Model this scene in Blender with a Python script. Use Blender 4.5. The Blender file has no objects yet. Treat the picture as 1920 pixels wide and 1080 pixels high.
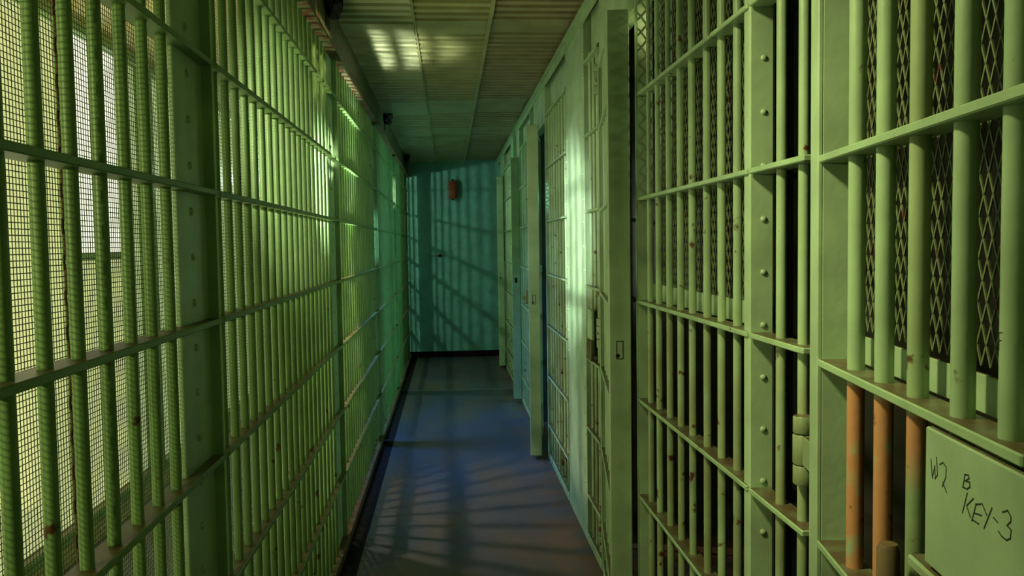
import bpy, bmesh, math, random
from mathutils import Vector, Matrix
random.seed(7)
sc = bpy.context.scene
COL = sc.collection
PI = math.pi

# ------------------------------------------------------------------ materials
def new_mat(name):
    m = bpy.data.materials.new(name); m.use_nodes = True
    nt = m.node_tree
    return m, nt, nt.nodes['Principled BSDF']

def nd(nt, typ, **kw):
    n = nt.nodes.new(typ)
    for k, v in kw.items(): setattr(n, k, v)
    return n

def ramp(nt, src, p0, p1, c0=(0,0,0,1), c1=(1,1,1,1)):
    r = nd(nt, 'ShaderNodeValToRGB')
    r.color_ramp.elements[0].position = p0; r.color_ramp.elements[0].color = c0
    r.color_ramp.elements[1].position = p1; r.color_ramp.elements[1].color = c1
    nt.links.new(src, r.inputs['Fac']); return r.outputs['Color']

def mix(nt, fac, a, b):
    m = nd(nt, 'ShaderNodeMix', data_type='RGBA')
    if isinstance(fac, (int, float)): m.inputs[0].default_value = fac
    else: nt.links.new(fac, m.inputs[0])
    for i, s in ((6, a), (7, b)):
        if isinstance(s, tuple): m.inputs[i].default_value = (*s, 1)
        else: nt.links.new(s, m.inputs[i])
    return m.outputs[2]

def math_node(nt, op, a, b=None):
    m = nd(nt, 'ShaderNodeMath', operation=op)
    for i, s in ((0, a), (1, b)):
        if s is None: continue
        if isinstance(s, (int, float)): m.inputs[i].default_value = s
        else: nt.links.new(s, m.inputs[i])
    return m.outputs[0]

def noise(nt, scale, detail=3, vec=None):
    n = nd(nt, 'ShaderNodeTexNoise'); n.inputs['Scale'].default_value = scale
    n.inputs['Detail'].default_value = detail
    if vec is None:
        g = nd(nt, 'ShaderNodeNewGeometry'); vec = g.outputs['Position']
    nt.links.new(vec, n.inputs['Vector'])
    return n.outputs['Fac']

def paint(name, col, rust=0.70, dust=True, rough=0.38, dustcol=(.105,.07,.032), primer=None, var=.12, grime=False):
    """enamel paint on steel: slight tone changes, rust spots, settled brown dust on level tops"""
    m, nt, b = new_mat(name)
    dark = tuple(c*(1-var) for c in col); lite = tuple(min(1, c*(1+var)) for c in col)
    c = mix(nt, ramp(nt, noise(nt, 9), .35, .65), dark, lite)
    g = nd(nt, 'ShaderNodeNewGeometry')
    sep = nd(nt, 'ShaderNodeSeparateXYZ'); nt.links.new(g.outputs['Position'], sep.inputs[0])
    if primer:
        zf = nd(nt, 'ShaderNodeMapRange'); nt.links.new(sep.outputs['Z'], zf.inputs['Value'])
        zf.inputs['From Min'].default_value = primer[0] - .004; zf.inputs['From Max'].default_value = primer[0] + .004
        zf.inputs['To Min'].default_value = 1; zf.inputs['To Max'].default_value = 0
        zl = nd(nt, 'ShaderNodeMapRange'); nt.links.new(sep.outputs['Z'], zl.inputs['Value'])
        zl.inputs['From Min'].default_value = primer[1] - .03; zl.inputs['From Max'].default_value = primer[1] + .03
        patch = ramp(nt, noise(nt, 14, 4), .30, .42)
        f = math_node(nt, 'MULTIPLY', math_node(nt, 'MULTIPLY', zf.outputs[0], zl.outputs[0]), patch)
        c = mix(nt, f, c, (.58,.29,.13))
    if grime:
        gz = nd(nt, 'ShaderNodeMapRange'); nt.links.new(sep.outputs['Z'], gz.inputs['Value'])
        gz.inputs['From Min'].default_value = 1.3; gz.inputs['From Max'].default_value = 1.15
        gf = math_node(nt, 'MULTIPLY', gz.outputs[0], ramp(nt, noise(nt, 7, 4), .35, .62))
        c = mix(nt, math_node(nt, 'MULTIPLY', gf, .5), c, (.24,.20,.075))
    # rust / bare spots
    if rust < 1:
        low = nd(nt, 'ShaderNodeMapRange'); nt.links.new(sep.outputs['Z'], low.inputs['Value'])
        low.inputs['From Min'].default_value = 1.6; low.inputs['From Max'].default_value = .2
        low.inputs['To Min'].default_value = 0; low.inputs['To Max'].default_value = .06
        rf = math_node(nt, 'ADD', noise(nt, 24, 5), low.outputs[0])
        c = mix(nt, ramp(nt, rf, rust, rust + .05), c, (.10,.034,.012))
    if dust:
        sn = nd(nt, 'ShaderNodeSeparateXYZ'); nt.links.new(g.outputs['True Normal'], sn.inputs[0])
        up = ramp(nt, sn.outputs['Z'], .75, .92)
        dn = ramp(nt, noise(nt, 18, 4), .25, .55)
        f = math_node(nt, 'MULTIPLY', up, math_node(nt, 'ADD', math_node(nt, 'MULTIPLY', dn, .35), .6))
        c = mix(nt, f, c, dustcol)
    nt.links.new(c, b.inputs['Base Color'])
    b.inputs['Roughness'].default_value = rough
    bp = nd(nt, 'ShaderNodeBump'); bp.inputs['Strength'].default_value = .12; bp.inputs['Distance'].default_value = .004
    nt.links.new(noise(nt, 60, 2), bp.inputs['Height']); nt.links.new(bp.outputs[0], b.inputs['Normal'])
    return m

def plain(name, col, rough=.6, metal=0., var=.25, scale=12):
    m, nt, b = new_mat(name)
    c = mix(nt, ramp(nt, noise(nt, scale, 4), .3, .7), tuple(x*(1-var) for x in col), tuple(min(1, x*(1+var)) for x in col))
    nt.links.new(c, b.inputs['Base Color'])
    b.inputs['Roughness'].default_value = rough; b.inputs['Metallic'].default_value = metal
    return m

GREEN = (.33,.50,.27)
M = {}
M['paint'] = paint('mint enamel paint', GREEN)
M['rustypaint'] = paint('mint enamel paint with rust', GREEN, rust=.665, grime=True)
M['plate'] = paint('mint enamel plate', (.36,.53,.31), rust=.80, rough=.42)
M['leftpaint'] = paint('moss green enamel paint', (.185,.33,.115), rust=.70, rough=.45)
M['primerbar'] = paint('mint enamel over orange primer', GREEN, rust=.66, primer=(1.205, .2))
M['primerbarhigh'] = paint('mint enamel over a short length of primer', (.31,.45,.22), rust=.65, primer=(1.205, 1.13))
M['mesh'] = paint('painted mesh', (.16,.21,.10), rust=.62, dust=False, rough=.5)
M['screen'] = plain('dull woven wire', (.10,.13,.06), .6)
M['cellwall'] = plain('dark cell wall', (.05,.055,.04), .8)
M['black'] = plain('black slot', (.006,.006,.006), .7)
M['blackpaint'] = plain('black border paint', (.010,.009,.011), .85)
M['rust'] = plain('rusty steel', (.075,.034,.014), .75, 0, .5, 22)
M['soot'] = plain('blackened rusty iron', (.012,.009,.006), .8, 0, .5)
M['beam'] = paint('flaking beam paint', (.10,.13,.055), rust=.50, dust=False, rough=.6)
M['hinge'] = paint('grimy hinge paint', (.25,.34,.17), rust=.66)
M['rod'] = plain('brown worn rod', (.17,.125,.06), .45)
M['red'] = plain('dark red enamel', (.36,.075,.03), .35)
M['pencil'] = plain('pencil marks', (.025,.03,.02), .8)
M['brass'] = plain('dirty yellow brass', (.33,.27,.06), .5)
M['gallery'] = plain('cream gallery wall', (.52,.46,.22), .8, 0, .15, 3)
M['endwall'] = paint('teal end wall paint', (.17,.47,.41), rust=.80, dust=False, rough=.5, var=.1)

def floor_mat():
    m, nt, b = new_mat('worn grey floor paint')
    g = nd(nt, 'ShaderNodeNewGeometry')
    mp = nd(nt, 'ShaderNodeMapping'); mp.inputs['Scale'].default_value = (1, .35, 1)
    nt.links.new(g.outputs['Position'], mp.inputs['Vector'])
    c = mix(nt, ramp(nt, noise(nt, 3.2, 5, mp.outputs[0]), .38, .62), (.055,.066,.10), (.095,.075,.062))
    c = mix(nt, ramp(nt, noise(nt, 30, 4), .60, .75), c, (.04,.032,.028))
    sx = nd(nt, 'ShaderNodeSeparateXYZ'); nt.links.new(g.outputs['Position'], sx.inputs[0])
    ex = nd(nt, 'ShaderNodeMapRange'); nt.links.new(sx.outputs['X'], ex.inputs['Value'])
    ex.inputs['From Min'].default_value = .36; ex.inputs['From Max'].default_value = .62
    st = math_node(nt, 'MULTIPLY', ex.outputs[0], ramp(nt, noise(nt, 5, 5), .40, .60))
    c = mix(nt, math_node(nt, 'MULTIPLY', st, .8), c, (.15,.075,.035))        # rust run-off along the cell fronts
    nt.links.new(c, b.inputs['Base Color'])
    b.inputs['Roughness'].default_value = .46
    bp = nd(nt, 'ShaderNodeBump'); bp.inputs['Strength'].default_value = .25; bp.inputs['Distance'].default_value = .006
    nt.links.new(noise(nt, 22, 4), bp.inputs['Height']); nt.links.new(bp.outputs[0], b.inputs['Normal'])
    return m
M['blackpaint'].node_tree.nodes['Principled BSDF'].inputs['Specular IOR Level'].default_value = .08
M['floor'] = floor_mat()
M['floor'].node_tree.nodes['Principled BSDF'].inputs['Specular IOR Level'].default_value = .3
M['ceilingpale'] = plain('pale grey green ceiling enamel', (.42,.46,.27), .34, 0, .18, 6)
M['ceilingbrown'] = plain('browned ceiling enamel', (.29,.26,.14), .38, 0, .2, 6)
M['ceiling'] = plain('olive grey ceiling enamel', (.36,.37,.17), .34, 0, .18, 6)

def pane_mat(name, col, strength):
    m, nt, b = new_mat(name)
    b.inputs['Base Color'].default_value = (*[c*.5 for c in col], 1)
    b.inputs['Roughness'].default_value = .5
    b.inputs['Emission Color'].default_value = (*col, 1)
    b.inputs['Emission Strength'].default_value = strength
    return m

# ------------------------------------------------------------------ mesh helpers
class MB:
    def __init__(s): s.v = []; s.f = []; s.sm = []
    def add(s, vs, fs, smooth=False):
        o = len(s.v); s.v += [tuple(p) for p in vs]
        s.f += [tuple(i+o for i in q) for q in fs]; s.sm += [smooth]*len(fs); return s
    def box(s, x0, x1, y0, y1, z0, z1, bev=0.):
        if bev <= 0:
            vs = [(x,y,z) for x in (x0,x1) for y in (y0,y1) for z in (z0,z1)]
            return s.add(vs, [(0,1,3,2),(4,6,7,5),(0,4,5,1),(2,3,7,6),(0,2,6,4),(1,5,7,3)])
        bm = bmesh.new(); bmesh.ops.create_cube(bm, size=1)
        for v in bm.verts:
            v.co = Vector(((x0+x1)/2 + v.co.x*(x1-x0), (y0+y1)/2 + v.co.y*(y1-y0), (z0+z1)/2 + v.co.z*(z1-z0)))
        bmesh.ops.bevel(bm, geom=bm.edges[:], offset=bev, segments=1, affect='EDGES', profile=.5)
        bm.verts.index_update()
        s.add([v.co.copy() for v in bm.verts], [[v.index for v in f.verts] for f in bm.faces]); bm.free(); return s
    def tube(s, pts, r, n=10, caps=True):
        """round bar through the points (list of 3-vectors)"""
        pts = [Vector(p) for p in pts]; rs = r if isinstance(r, (list, tuple)) else [r]*len(pts)
        rings = []
        for i, p in enumerate(pts):
            t = (pts[min(i+1, len(pts)-1)] - pts[max(i-1, 0)]).normalized()
            a = Vector((1,0,0)) if abs(t.x) < .9 else Vector((0,1,0))
            u = t.cross(a).normalized(); w = t.cross(u)
            rings.append([p + (u*math.cos(2*PI*k/n) + w*math.sin(2*PI*k/n))*rs[i] for k in range(n)])
        vs = [q for rg in rings for q in rg]; fs = []
        for i in range(len(pts)-1):
            for k in range(n):
                fs.append((i*n+k, i*n+(k+1) % n, (i+1)*n+(k+1) % n, (i+1)*n+k))
        s.add(vs, fs, True)
        if caps: s.add(rings[0], [tuple(range(n))[::-1]]); s.add(rings[-1], [tuple(range(n))])
        return s
    def dome(s, c, ax, r, h):
        """rivet head: low dome at c facing ax"""
        c = Vector(c); t = Vector(ax).normalized(); a = Vector((0,0,1)) if abs(t.z) < .9 else Vector((1,0,0))
        u = t.cross(a).normalized(); w = t.cross(u); n = 8; vs = []
        for rr, hh in ((1,0), (.75,.65)):
            vs += [c + (u*math.cos(2*PI*k/n) + w*math.sin(2*PI*k/n))*r*rr + t*h*hh for k in range(n)]
        vs.append(c + t*h)
        fs = [(k, (k+1) % n, n+(k+1) % n, n+k) for k in range(n)] + [(n+k, n+(k+1) % n, 2*n) for k in range(n)]
        return s.add(vs, fs, True)
    def mesh(s, name, mat):
        me = bpy.data.meshes.new(name); me.from_pydata(s.v, [], s.f); me.materials.append(mat)
        me.polygons.foreach_set('use_smooth', s.sm)
        bm = bmesh.new(); bm.from_mesh(me); bmesh.ops.recalc_face_normals(bm, faces=bm.faces[:]); bm.to_mesh(me); bm.free()
        me.update(); return me

def obj(name, mb, mat, parent=None, loc=None):
    me = mb.mesh(name, mat) if isinstance(mb, MB) else mb
    o = bpy.data.objects.new(name, me); COL.objects.link(o)
    if parent: o.parent = parent
    if loc: o.location = loc
    return o

def thing(name, label, cat, loc=(0,0,0), rotz=0, group=None):
    o = bpy.data.objects.new(name, None); COL.objects.link(o); o.empty_display_size = .1
    o.location = loc; o.rotation_euler = (0,0,rotz); o['label'] = label; o['category'] = cat
    if group: o['group'] = group
    return o

def tag(o, label, cat, group=None):
    o['label'] = label; o['category'] = cat
    if group: o['group'] = group
    return o

def struct(name, mb, mat, label=None):
    o = obj(name, mb, mat); o['kind'] = 'structure'
    if label: o['label'] = label
    return o

# ------------------------------------------------------------------ main measures (metres)
XL, XR, YE, HC = -.53, .64, 10.6, 2.5          # left grille, right cell fronts, end wall, ceiling
YB = -1.5                                      # corridor behind the viewer
XO, XC = -1.75, 2.7                            # outer gallery wall, cell back wall

# ------------------------------------------------------------------ setting
struct('floor', MB().box(XO-.1, XC+.1, YB, YE+.1, -.1, 0), M['floor'])
struct('wall_end', MB().box(XL-.03, XR+.06, YE, YE+.1, 0, 2.6), M['endwall'])
struct('wall_gallery_end', MB().box(XO-.1, XL-.03, YE, YE+.1, 0, 2.6), M['gallery'])
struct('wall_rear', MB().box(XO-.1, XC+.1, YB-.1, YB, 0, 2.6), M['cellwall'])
struct('baseboard_end', MB().box(XL, XR, YE-.012, YE, 0, .075, .003), M['blackpaint'])
struct('trim_1', MB().box(XL-.02, XL+.10, YB, YE-.013, 0, .0025), M['blackpaint'])    # black border painted along the floor
struct('ceiling_1', MB().box(XO-.1, XL-.04, YB, YE+.1, 2.55, 2.65), M['gallery'])       # gallery ceiling
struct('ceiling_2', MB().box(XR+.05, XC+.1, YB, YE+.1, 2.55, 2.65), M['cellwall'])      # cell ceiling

def deck_panel(name, x0, x1, z, mat):
    """pressed steel ceiling sheet: cross ribs with flat lap zones, lap flange on its right edge"""
    prof = []; y = YB
    flats = [(3.22,3.62),(3.96,4.22),(6.15,6.75),(7.6,8.1)]
    P = .098
    while y < YE:
        if any(a <= y < b_ for a, b_ in flats):
            prof.append((y, 0)); y += P/2; continue
        prof += [(y, 0), (y + P*.50, 0), (y + P*.56, .022), (y + P*.94, .022)]; y += P
    prof.append((YE, 0)); mb = MB(); vs = []; fs = []
    for yy, dz in prof:
        vs += [(x0, yy, z+dz), (x1, yy, z+dz), (x0, yy, z+.05), (x1, yy, z+.05)]
    for i in range(len(prof)-1):
        a = i*4; b_ = a+4
        fs += [(a, a+1, b_+1, b_), (a+2, b_+2, b_+3, a+3), (a, b_, b_+2, a+2), (a+1, a+3, b_+3, b_+1)]
    mb.add(vs, fs)
    for a, b_ in flats:                                        # rivet heads in the flat laps
        yc = (a+b_)/2
        for k in range(3): mb.dome((x0 + (x1-x0)*(.42+.2*k), yc, z), (0,0,-1), .007, .005)
    return struct(name, mb, mat)
deck_panel('ceiling_3', XL-.04, -.152, HC-.012, M['ceilingpale'])
deck_panel('ceiling_4', -.152, .215, HC+.004, M['ceiling'])
deck_panel('ceiling_5', .215, XR+.05, HC+.014, M['ceilingbrown'])
struct('trim_2', MB().box(-.163, -.141, YB, YE, HC-.004, HC+.003, .001), M['ceiling'])
struct('trim_3', MB().box(.205, .224, YB, YE, HC-.006, HC+.003, .001), M['ceiling'])
struct('trim_4', MB().box(XR-.03, XR+.0, YB, YE, HC-.012, HC-.006).box(XR-.006, XR, YB, YE, HC-.05, HC-.012), M['paint'])
# painted beam along the top of the left grille
struct('trim_5', MB().box(XL-.01, XL+.03, YB, YE, 2.31, 2.495, .006).box(XL-.03, XL+.045, YB, YE, 2.30, 2.312), M['beam'])

# outer gallery wall with frosted windows
wins = [(-1.0,1.75), (1.8,5.0), (5.05,7.6), (7.65,10.3)]
wb = MB().box(XO-.1, XO, YB, YE, 0, .10).box(XO-.1, XO, YB, YE, 2.52, 2.6)
edges = [YB] + [e for w in wins for e in w] + [YE]
for i in range(0, len(edges), 2): wb.box(XO-.1, XO, edges[i], edges[i+1], .10, 2.52)
struct('wall_outer', wb, M['gallery'])
WARM, COOL = (.95,1.,.46), (.62,1.,.80)
panes = [pane_mat('frosted pane yellow', WARM, .50), pane_mat('frosted pane yellow bright', WARM, .50),
         pane_mat('frosted pane pale', (.85,1.,.5), .42), pane_mat('frosted pane cool', COOL, .35), pane_mat('clear pane white', (1.,1.,.80), 1.05)]
for i, (a, b_) in enumerate(wins):
    w = struct('window_%d' % (i+1), MB().box(XO-.09, XO+.01, a, a+.05, .10, 2.52, .004).box(XO-.09, XO+.01, b_-.05, b_, .10, 2.52, .004)
               .box(XO-.09, XO+.01, a+.05, b_-.05, .10, .15, .004).box(XO-.09, XO+.01, a+.05, b_-.05, 2.47, 2.52, .004), M['leftpaint'])
    if i == 1:                                              # one clear upper light between yellowed frosted panes
        for (ya, yb, za, zb, k) in ((a+.05, 3.98, .15, 2.47, 1), (4.02, 4.74, 1.42, 2.47, 4), (4.02, 4.74, .15, 1.38, 1), (4.78, b_-.05, .15, 2.47, 2)):
            obj('pane', MB().box(XO-.05, XO-.04, ya, yb, za, zb), panes[k], w)
        obj('mullion', MB().box(XO-.07, XO-.01, 3.98, 4.02, .15, 2.47).box(XO-.07, XO-.01, 4.74, 4.78, .15, 2.47).box(XO-.07, XO-.01, 4.02, 4.74, 1.38, 1.42), M['leftpaint'], w)
    else: obj('pane', MB().box(XO-.05, XO-.04, a+.05, b_-.05, .15, 2.47), panes[i], w)

# cell interiors
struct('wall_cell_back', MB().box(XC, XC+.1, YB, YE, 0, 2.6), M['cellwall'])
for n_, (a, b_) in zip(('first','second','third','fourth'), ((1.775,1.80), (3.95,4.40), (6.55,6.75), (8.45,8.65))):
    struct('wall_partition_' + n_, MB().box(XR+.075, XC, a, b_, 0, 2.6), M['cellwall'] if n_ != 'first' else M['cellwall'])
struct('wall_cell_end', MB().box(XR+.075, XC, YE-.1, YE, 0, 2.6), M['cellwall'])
struct('wall_right', MB().box(XR, XR+.03, YB, .62, 0, HC+.05), M['plate'])

# ------------------------------------------------------------------ left grille
LZ = [.04, .35, .66, .965, 1.27, 1.553, 1.835, 2.12]
def woven(x, y0, y1, z0, z1, p, r):
    mb = MB()
    def stick(a, b_, ax):
        if ax == 'z': vs = [(x+dx, a+dy, z) for z in (z0, z1) for dx, dy in ((-r,0),(0,r),(r,0),(0,-r))]
        else: vs = [(x+dx+.0012, y, a+dz) for y in (y0, y1) for dx, dz in ((-r,0),(0,r),(r,0),(0,-r))]
        mb.add(vs, [(k, (k+1) % 4, 4+(k+1) % 4, 4+k) for k in range(4)])
    y = y0
    while y < y1: stick(y, 0, 'z'); y += p
    z = z0
    while z < z1: stick(z, 0, 'y'); z += p
    return mb

def left_bay(label, y0, y1, post, ys):
    t = thing('barred_grille', label, 'jail bars', (XL, y0, 0), 0, 'barred grille bays along the left')
    bar = MB().tube([(0,0,.046), (0,0,2.31)], .0102, 12).mesh('bar', M['leftpaint'])
    for y in ys: obj('bar', bar, None, t, (0, y-y0, 0))
    ye = (post[1] if post else y1) - y0
    for z in LZ[1:]:
        obj('crossbar', MB().box(-.024, .024, 0, ye, z-.0065, z+.0065, .002), M['leftpaint'], t)
    obj('bottom_channel', MB().box(-.03, .03, 0, ye, .003, .046, .003), M['beam'], t)
    if post:
        a, b_ = post[0]-y0, post[1]-y0
        p = MB().box(-.012, -.002, a, b_, .046, 2.31, .002).box(-.03, .02, b_-.012, b_-.003, .046, 2.31, .001)
        z = .09
        while z < 2.25:
            if min(abs(z-q) for q in LZ) > .012: p.dome((-.002, a+.085, z), (1,0,0), .0085, .006)
            z += .0945
        obj('riveted_post', p, M['plate'], t)
    s = obj('wire_screen', woven(-.05, 0, ye, .05, 2.31, .0086, .00072), M['screen'], t)
    return t

bays = [(-.45, 1.66, (1.68,1.88)), (1.9, 3.74, (3.76,3.96)), (3.98, 5.85, (5.87,6.07)), (6.1, 7.93, (7.95,8.15)), (8.17, 10.05, (10.07,10.25)), (10.27, 10.58, None)]
blab = ['green barred grille bay nearest the camera at the left photo edge, bright mesh behind',
        'second green barred grille bay on the left, ending at the post lit pale halfway',
        'third green barred grille bay on the left, just past the pale lit post',
        'fourth teal green barred grille bay on the left, in the dim stretch',
        'fifth teal barred grille bay on the left, ending beside the end wall corner',
        'narrow last strip of barred grille on the left touching the end wall']
for (a, b_, post), lb in zip(bays, blab):
    if post and a < 0: ys = [1.118 + .098*k for k in range(-15, 6)]
    else:
        n = max(2, round((b_-a)/.098)); ys = [a + .05 + (b_-a-.09)*k/(n-1) for k in range(n)]
    left_bay(lb, a, b_, post, ys)

# chain-like dark cable hanging behind the nearest bay
ch = MB()
for k in range(62):
    z = .66 + k*.026
    pts = [(0 + (.0035*math.cos(t) if k % 2 else 0), (0 if k % 2 else .0035*math.cos(t)), z + .016*math.sin(t)) for t in [2*PI*i/10 for i in range(11)]]
    ch.tube(pts, .0022, 5, False)
tag(obj('hanging_chain', ch, M['rust'], None, (XL-.028, 1.255, 0)), 'thin dark chain hanging behind the near left bars', 'chain')

# blackened hangers where the ceiling meets the left beam
for (y, lb) in ((3.62, 'black rusted lump of bracket at the ceiling edge nearest the camera, left side'),
                (6.75, 'black rusted bracket lump at the ceiling edge midway down the corridor'),
                (9.75, 'black rusted bracket lump at the ceiling corner beside the end wall')):
    t = thing('ceiling_bracket', lb, 'bracket', (XL+.07, y, 2.5), 0, 'rusted brackets along the ceiling edge')
    obj('strap', MB().box(-.045, .03, -.05, .05, -.012, 0, .003).box(-.045, -.035, -.05, .05, -.14, -.012, .003), M['soot'], t)
    obj('bolt', MB().tube([(-.005,-.01,-.012), (-.005,-.01,-.06)], .018, 8), M['soot'], t)
    obj('bolt', MB().tube([(.012,.03,-.012), (.012,.03,-.045)], .014, 8), M['soot'], t)
    bm = bmesh.new(); bmesh.ops.create_icosphere(bm, subdivisions=3, radius=1)
    r_ = random.Random(int(y*100))
    for v in bm.verts:
        d = 1 + .22*math.sin(v.co.x*5+y) * math.cos(v.co.z*6) + r_.uniform(-.06, .06)
        v.co = Vector((v.co.x*.032*d - .01, v.co.y*.10*d, v.co.z*.045*d - .05))
    me = bpy.data.meshes.new('rust_crust'); bm.to_mesh(me); bm.free(); me.materials.append(M['soot'])
    obj('rust_crust', me, None, t)

# ------------------------------------------------------------------ right cell fronts
RZ = [.235, .56, .893, 1.229, 1.577, 1.925, 2.262]
def expanded(x, y0, y1, z0, z1, w=.022, h=.050, r=.0016):
    """expanded metal: zig-zag strands joined at their knuckles"""
    mb = MB(); y = y0; sgn = 1
    n = int((z1-z0)/(h/2))
    while y < y1 + 1e-6:
        for k in range(n):
            d0 = sgn * (w/4 if k % 2 else -w/4); d1 = -d0
            a = Vector((x, min(y1, max(y0, y+d0)), z0 + k*h/2)); b_ = Vector((x, min(y1, max(y0, y+d1)), z0 + (k+1)*h/2))
            vs = [p + Vector(o_) for p in (a, b_) for o_ in ((-.001,-r,0),(.001,-r,0),(.001,r,0),(-.001,r,0))]
            mb.add(vs, [(0,1,5,4),(1,2,6,5),(2,3,7,6),(3,0,4,7)])
        y += w/2; sgn = -sgn
    return mb

def channel(mb, y, flange, depth=.05, z0=.0, z1=2.5, rivets=True):
    """angle post: web facing the camera at y (front x=0), flange running along the wall"""
    mb.box(0, depth, y, y+.007, z0, z1, .0015)
    mb.box(0, .008, min(y+.007, y+flange), max(y+.007, y+flange), z0, z1, .0015)
    if rivets:
        z = .12
        while z < z1-.06:
            mb.dome((.029, y, z), (0,-1,0), .0075, .005); z += .113
    return mb

BARR = .0105
def panel(label, y0, y1, bars, near=None, far=None, mesh=True, rusty=True, name='cell_grille'):
    t = thing(name, label, 'jail bars', (XR, y0, 0), 0, 'barred cell fronts along the right')
    bar = MB().tube([(.02,0,.046), (.02,0,2.3)], BARR, 14).mesh('bar', M['rustypaint' if rusty else 'paint'])
    for y in bars: obj('bar', bar, None, t, (0, y*1.031-y0, 0))
    L = y1-y0
    for z in RZ: obj('crossbar', MB().box(-.006, .042, .009 if near else 0, L-(.001 if far else 0), z-.006, z+.006, .002), M['paint'], t)
    obj('bottom_channel', MB().box(-.003, .045, .009 if near else 0, L-.001, .003, .046, .003), M['paint'], t)
    obj('top_plate', MB().box(.036, .042, .009 if near else 0, L-.001, 2.27, 2.5), M['plate'], t)
    if near: obj('riveted_post', channel(MB(), 0, near), M['plate'], t)
    if far: obj('door_jamb', channel(MB(), L, far, rivets=False), M['plate'], t)
    if mesh and L > .5:
        obj('diamond_mesh', expanded(.056, .02, L-.01, 1.28, 2.262), M['mesh'], t)
        for za, zb in ((1.236, 1.29), (2.235, 2.269)): obj('mesh_frame', MB().box(.05, .056, .012, L-.005, za, zb, .001), M['plate'], t)
    return t

def arange(a, b_, s=.1145):
    n = max(1, round((b_-a)/s)); return [a + (b_-a)*k/n for k in range(n+1)]

panel('short two-bar strip beside the near door hinge, right of the rivet post', 1.443, 1.715, [1.454, 1.555], None, None, False)
panel('near barred cell front of eight pale green bars between rivet post and ajar door', 1.72, 2.765, [1.798, 1.906, 2.015, 2.141, 2.252, 2.368, 2.491, 2.599], .038, .04)
short = panel('short barred strip between the riveted plate and the second ajar door', 3.503, 3.86, [3.50, 3.59, 3.68], None, None, False)
panel('bright barred cell front just beyond the riveted pale plate', 4.475, 5.425, arange(4.48, 5.18), None, .04)
panel('short barred strip beside the third door hinge', 6.173, 6.40, [6.04, 6.14], None, None, False)
bluish = panel('bluish barred cell front between the third and fourth ajar doors', 6.41, 7.40, arange(6.36, 7.08), .038, .04)
panel('short barred strip behind the fourth door hinge', 8.183, 8.38, [8.0, 8.09], None, None, False)
panel('far barred cell front just before the last ajar door', 8.40, 9.50, arange(8.24, 9.1), .038, .04)
panel('last barred strip on the right touching the end wall', 10.263, 10.56, [10.01, 10.12], None, None, False)

# riveted solid plate between two cells
t = thing('steel_plate', 'wide pale green riveted steel plate between barred cell fronts, brightly lit', 'wall plate', (XR, 3.87, 0))
pm = MB().box(0, .008, 0, .595, 0, 2.5, .001).box(.008, .055, 0, .007, 0, 2.5).box(.008, .055, .588, .595, 0, 2.5)
z = .06
while z < 2.46:
    pm.dome((0, .022, z), (-1,0,0), .0075, .006); pm.dome((0, .572, z), (-1,0,0), .0075, .006); z += .113
obj('plate', pm, M['plate'], t)
# lintel plates over the door openings
for i, (a, b_, lb) in enumerate(((.66,1.395,'green lintel plate above the nearest door'), (2.815,3.465,'green lintel plate above the second ajar door'), (5.475,6.13,'green lintel plate above the third ajar door'),
              (7.45,8.15,'teal lintel plate above the fourth ajar door'), (9.55,10.23,'teal lintel plate above the last ajar door'))):
    o = obj('lintel_plate', MB().box(0, .01, a, b_, 2.225, 2.5, .002).box(.01, .05, a, b_, 2.225, 2.235), M['plate'], None, (XR, 0, 0))
    tag(o, lb, 'lintel', 'lintel plates above the cell doors')

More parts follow.
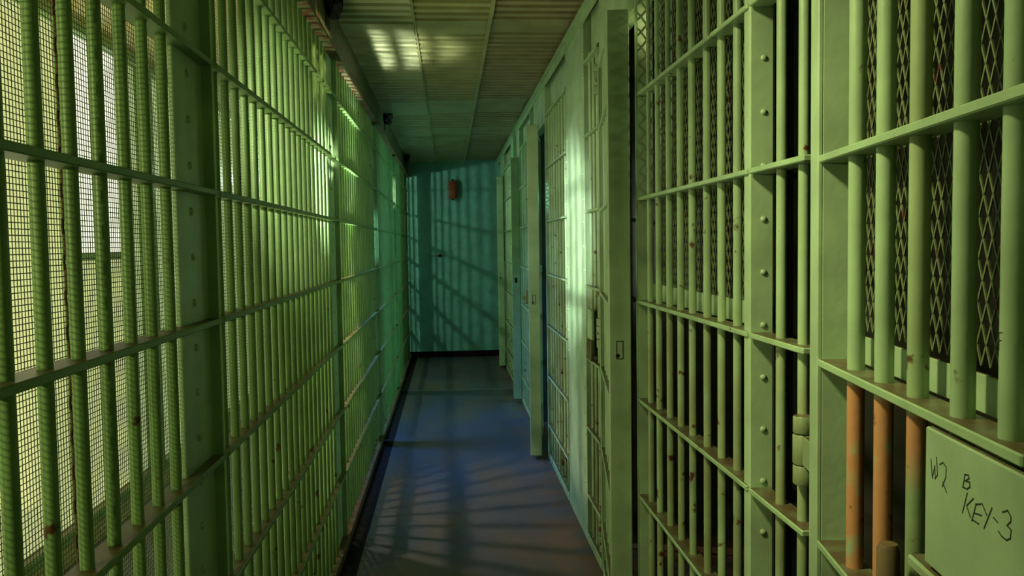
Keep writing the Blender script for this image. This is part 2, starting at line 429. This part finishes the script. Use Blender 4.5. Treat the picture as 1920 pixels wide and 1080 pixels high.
DZ = [.235, .56, .905, 1.22, 1.566, 1.905]
def door(label, hinge_y, W, ang, first=False):
    """barred cell door; hinge at local origin, runs towards -Y, cell side is +X"""
    t = thing('cell_gate', label, 'cell door', (XR, hinge_y, 0), -math.radians(ang), 'cell doors standing ajar')
    t['kind'] = 'thing'
    ZT = 2.205; lw = .048
    hs = MB().box(-.003, .005, -.075, -.03, .03, ZT, .0015).box(.005, .053, -.075, -.068, .03, ZT, .001)
    obj('hinge_stile', hs, M['plate'], t)
    obj('lock_stile', MB().box(0, .074, -W, -W+lw, .03, ZT, .003), M['plate'], t)
    sl = MB()
    yy = -W-.0012; cx = .036
    def ringbox(x0, x1, z0, z1, w):
        sl.box(x0, x1, yy, yy+.002, z1-w, z1).box(x0, x1, yy, yy+.002, z0, z0+w).box(x0, x0+w, yy, yy+.002, z0+w, z1-w).box(x1-w, x1, yy, yy+.002, z0+w, z1-w)
    if first or 'fourth' not in label:
        ringbox(cx-.012, cx+.012, 1.035, 1.098, .0028)
        sl.dome((cx-.007, yy+.001, 1.047), (0,-1,0), .0075, .002)
    else: sl.box(cx-.012, cx+.012, yy, yy+.002, 1.085, 1.13)
    obj('lock_slot', sl, M['black'], t)
    obj('top_rail', MB().box(0, .05, -W+lw, -.076, ZT-.05, ZT, .002), M['plate'], t)
    obj('bottom_rail', MB().box(0, .05, -W+lw, -.076, .03, .08, .002), M['plate'], t)
    for z in DZ: obj('crossbar', MB().box(-.003, .046, -W+lw, -.076, z-.0065, z+.0065, .002), M['paint'], t)
    us = [.1952, .3124, .4283, .551, .6583]
    for k, u in enumerate(us):
        if u > W-lw-.012: continue
        mat = M['paint'] if not first else (M['primerbar'], M['primerbar'], M['primerbarhigh'], M['paint'], M['paint'])[k]
        b = obj('bar', MB().tube([(.022,0,.08), (.022,0,ZT-.05)], 0.0132, 16), mat, t, (0, -u, 0))
        if first and k < 3: b['label'] = 'bar worn to orange primer below the middle rail'
    obj('diamond_mesh', expanded(.058, -W+.06, -.10, 1.28, ZT-.05), M['mesh'], t)
    obj('mesh_frame', MB().box(.052, .058, -W+lw, -.08, 1.227, 1.272, .001), M['plate'], t)
    for z in (.17, 1.04, 2.13):                                   # hinges: three knuckles on one pin
        h = MB()
        for k, (z0, z1) in enumerate(((-.064,-.028), (-.026,.030), (.032,.064))):
            rr = .0195 if k != 1 else .020
            h.tube([(.006,.038,z+z0), (.006,.038,z+z0+.002), (.006,.038,z+z1-.002), (.006,.038,z+z1)], [rr*.93, rr, rr, rr*.93], 18)
        h.box(-.001, .005, -.06, .026, z-.025, z+.03, .001)
        obj('hinge', h, M['hinge'], t)
    return t

d0 = door('nearest cell door ajar at the right edge, with pencilled plate and orange bars', 1.44, .77, 8.54, True)
# lock cover plate with the pencilled writing
lp = MB().box(-.012, -.003, -.765, -.535, 1.052, 1.2125, .002)
lpo = obj('lock_plate', lp, M['plate'], d0); lpo['label'] = 'pale plate with pencilled W2, B and KEY-3'
obj('lock_shelf', MB().box(-.014, .046, -.72, -.49, 1.03, 1.045, .003), M['rustypaint'], d0)
obj('slide_rod', MB().tube([(-.020,-.448,.913), (-.020,-.448,1.034), (-.020,-.448,1.041)], [.0145,.0145,.011], 14), M['rod'], d0)
STROKES = [
 [(.5388,1.1772),(.5434,1.1567),(.549,1.1724),(.5508,1.158),(.5562,1.164),(.5533,1.1832)],
 [(.5617,1.1773),(.5696,1.1816),(.5776,1.1786),(.577,1.1669),(.5688,1.1543)], [(.5696,1.1597),(.5751,1.1547),(.5793,1.1509)],
 [(.6213,1.1828),(.6169,1.1681)], [(.6207,1.1827),(.6286,1.1839),(.6306,1.1813),(.6223,1.1762),(.6316,1.1775),(.6323,1.1727),(.6262,1.1687),(.6169,1.1681)],
 [(.6269,1.1645),(.6168,1.1406)], [(.6402,1.1631),(.6259,1.1511),(.6346,1.1416)],
 [(.6463,1.1596),(.6374,1.1391)], [(.645,1.1585),(.6555,1.1622)], [(.6418,1.1487),(.6572,1.1511)], [(.6382,1.1405),(.6517,1.1406)],
 [(.6581,1.1636),(.6679,1.1552)], [(.6777,1.1653),(.6628,1.14)], [(.6812,1.157),(.6886,1.155)],
 [(.6978,1.1679),(.707,1.1724),(.7129,1.1681),(.7126,1.1637),(.7063,1.1578),(.7138,1.156),(.7124,1.1475),(.7056,1.1434),(.6974,1.144),(.6906,1.1467)]]
for part in (STROKES[:3], STROKES[3:5], STROKES[5:]):            # W2, B, KEY-3
    wr = MB()
    for st in part:
        for (u0, z0), (u1, z1) in zip(st, st[1:]):
            d = Vector((u1-u0, z1-z0)).normalized(); w = .0008; nrm = Vector((-d.y, d.x))*w
            q = [(u0-d.x*w, z0-d.y*w), (u1+d.x*w, z1+d.y*w)]
            vs = []
            for (u, zz) in q:
                vs += [(-.01235, -(u+.012+nrm.x), zz+nrm.y), (-.01235, -(u+.012-nrm.x), zz-nrm.y)]
            wr.add(vs, [(0,1,3,2)])
    obj('pencil_lettering', wr, M['pencil'], lpo)
fw = MB()
for (u0, z0), (u1, z1) in (((-.004,1.334),(-.0035,1.316)), ((-.004,1.334),(.003,1.3345)), ((-.0038,1.326),(.002,1.3265))):
    fw.tube([(.022-.0131, -.6583-u0, z0), (.022-.0131, -.6583-u1, z1)], .0005, 4)
obj('pencil_letter', fw, M['pencil'], d0)

d1 = door('second cell door ajar, its flat green edge beside the black gap mid right', 3.50, .745, 8.0)
d2 = door('third cell door ajar, olive lit edge standing beyond the bright barred front', 6.17, .79, 9.2)
d3 = door('fourth cell door ajar, teal edge with a small dark square slot', 8.18, .765, 6.0)
d4 = door('last cell door ajar, thin pale edge against the end wall', 10.26, .765, 6.3)

# worn lock keeper beside the second door hinge
o = obj('lock_keeper', MB().box(-.02, -.006, -.05, .05, 1.0, 1.135, .003), M['plate'], short, (0, 3.66-3.503, 0)); o['label'] = 'broken pale lock keeper plate'
o = obj('rusty_bracket', MB().box(-.022, -.006, -.045, .06, .905, .998, .003), M['beam'], short, (0, 3.66-3.503, 0)); o['label'] = 'rusty brown bracket'
o = obj('lock_catch', MB().box(-.035, -.006, -.02, .02, .95, 1.06, .003).box(-.06, -.035, -.012, .012, .985, 1.01, .003), M['brass'], bluish, (0, 6.62-6.41, 0)); o['label'] = 'dirty yellow lock catch'

# ------------------------------------------------------------------ end wall fixtures
rc = thing('wall_canister', 'small dark red cylinder mounted high on the teal end wall', 'canister', (.06, YE, 2.02))
obj('canister_body', MB().tube([(0,-.07,0), (0,-.07,.012), (0,-.07,.205), (0,-.07,.222)], [.045,.053,.053,.04], 20), M['red'], rc)
obj('cap', MB().tube([(0,-.07,.222), (0,-.07,.245)], .016, 10), M['soot'], rc)
obj('nozzle', MB().tube([(0,-.07,-.02), (0,-.07,0)], .018, 10), M['soot'], rc)
obj('wall_bracket', MB().box(-.03, .03, -.02, 0, .03, .19, .003), M['soot'], rc)
sb = thing('wall_mounted_bolt', 'short dark sliding bolt fixed at mid height on the end wall', 'bolt', (-.12, YE, 1.30))
obj('bolt_rod', MB().tube([(-.14,-.014,0), (.06,-.014,0)], .006, 8), M['leftpaint'], sb)
obj('bolt_housing', MB().box(-.025, .025, -.022, 0, -.018, .018, .003), M['soot'], sb)

# ------------------------------------------------------------------ lights
def area(name, loc, target, size, power, col, sizey=None, spread=PI):
    l = bpy.data.lights.new(name, 'AREA'); l.energy = power; l.color = col; l.size = size
    if sizey: l.shape = 'RECTANGLE'; l.size_y = sizey
    l.spread = spread
    o = bpy.data.objects.new(name, l); COL.objects.link(o); o.location = loc
    o.rotation_euler = (Vector(target)-Vector(loc)).to_track_quat('-Z', 'Y').to_euler(); return o
def point(name, loc, r, power, col):
    l = bpy.data.lights.new(name, 'POINT'); l.energy = power; l.color = col; l.shadow_soft_size = r
    o = bpy.data.objects.new(name, l); COL.objects.link(o); o.location = loc; return o

def spot(name, loc, target, r, power, col, ang, blend=.5):
    l = bpy.data.lights.new(name, 'SPOT'); l.energy = power; l.color = col; l.shadow_soft_size = r
    l.spot_size = math.radians(ang); l.spot_blend = blend
    o = bpy.data.objects.new(name, l); COL.objects.link(o); o.location = loc
    o.rotation_euler = (Vector(target)-Vector(loc)).to_track_quat('-Z', 'Y').to_euler(); return o

area('corridor_lamp', (-.40, 1.15, 2.44), (.64, 1.45, 1.25), .16, 5.8, (1,.93,.46), spread=math.radians(84))
spot('plate_fill_spot', (-.44, 1.5, 2.3), (.64, 4.42, 1.42), .05, 12, (.9,1,.95), 22, .8)  # added fill on the riveted plate, no fixture behind it
area('window_daylight_near', (XO+.08, 3.3, 1.45), (XR, 3.8, 1.2), .9, 8, (1,1,.62), 1.5)
area('window_daylight_middle', (XO+.08, 6.0, 2.2), (.1, 5.9, 0), .7, 75, (.13,.38,1), 1.3, spread=math.radians(80))
area('ceiling_fill_near', (-1.25, 3.4, .12), (-.2, 3.6, 2.5), .7, 40, (1,.9,.5), 1.8, spread=math.radians(120))  # added low area light that lifts the near ceiling through the grille
area('ceiling_fill_far', (-1.25, 7.4, .12), (-.2, 7.4, 2.5), .7, 12, (.5,.95,.9), 1.8, spread=math.radians(120))  # cool up-light added to brighten the far ceiling
area('teal_fill_far', (2.62, 7.3, 1.7), (-.53, 6.8, 1.4), .7, 40, (.32,1,.72), 1.2)  # added teal fill for the far left bays; the cell has no window
area('teal_fill_middle', (2.62, 5.5, 1.8), (-.53, 5.2, 1.4), .7, 9, (.40,1,.68), 1.2)  # extra teal fill added for the middle left bays, no window there
spot('sun_through_window', (-1.62, 1.15, 1.95), (.64, 4.5, 1.50), .06, 260, (1,.98,.62), 30, .9)
spot('window_beam', (-1.66, 2.9, 1.95), (.64, 4.3, 1.45), .05, 1000, (.92,1,.93), 26, .8)
spot('sun_on_near_bars', (-1.6, -.1, 1.7), (-.53, 1.3, 1.3), .035, 60, (1,1,.42), 55, .8)
spot('sun_on_floor', (-.95, 4.28, 1.7), (.1, 4.4, 0), .025, 130, (1,.80,.55), 70, .8)
spot('left_bars_fill', (2.55, 2.1, 2.1), (-.53, 3.2, 1.95), .06, 24, (1,1,.6), 34, .9)  # invented wash over the second bay's bars from a windowless cell
spot('second_post_fill', (2.55, 2.1, 2.1), (-.53, 3.82, 1.85), .02, 2300, (1,1,.74), 4, .5)  # narrow spot added to make the second left post pale, no window behind
spot('bar_tops_fill_warm', (2.55, 1.95, 2.0), (-.53, 3.5, 2.24), .02, 500, (1,.85,.45), 9, .7)  # added warm spot gilding the bar tops; no opening lies behind it
spot('third_post_fill', (2.5, 4.75, 2.1), (-.53, 5.97, 1.5), .02, 300, (.5,1,.95), 8, .8)  # cool spot added to pick out the third left post, source invented
spot('fourth_post_fill', (2.5, 6.85, 2.2), (-.53, 8.05, 1.95), .02, 700, (1,1,.8), 6, .5)  # added spot whitening the fourth left post, no window in that cell
point('gallery_lamp', (-1.65, 8.2, 2.1), .04, 85, (.75,1,.75))
spot('gallery_floor_glow', (-1.15, 4.2, .3), (-.44, 4.6, 2.5), .08, 1500, (.95,1,.84), 26, .9)

w = bpy.data.worlds.new('dim surroundings'); sc.world = w; w.use_nodes = True
w.node_tree.nodes['Background'].inputs[0].default_value = (.3,.6,.7,1)
w.node_tree.nodes['Background'].inputs[1].default_value = .02

# ------------------------------------------------------------------ camera
f, vp, tilt = 1550., (842., 460.), .0185
d = Vector((vp[0]-960, 540-vp[1], -f)).normalized()        # corridor direction seen from the camera
u = Vector((-tilt, 1, 0)); u = (u - d*u.dot(d)).normalized()
r = d.cross(u)
R = Matrix((r, d, u))                                      # camera axes expressed in the room
cam = bpy.data.cameras.new('camera'); co = bpy.data.objects.new('camera', cam); COL.objects.link(co)
cam.sensor_width = 36; cam.lens = f/1920*36; cam.clip_start = .02
mw = R.to_4x4(); mw.translation = Vector((0, 0, 1.43)); co.matrix_world = mw
sc.camera = co
sc.view_settings.view_transform = 'Standard'; sc.view_settings.look = 'None'
sc.view_settings.gamma = 1; sc.view_settings.exposure = 0
try: sc.view_settings.use_curve_mapping = False
except Exception: pass
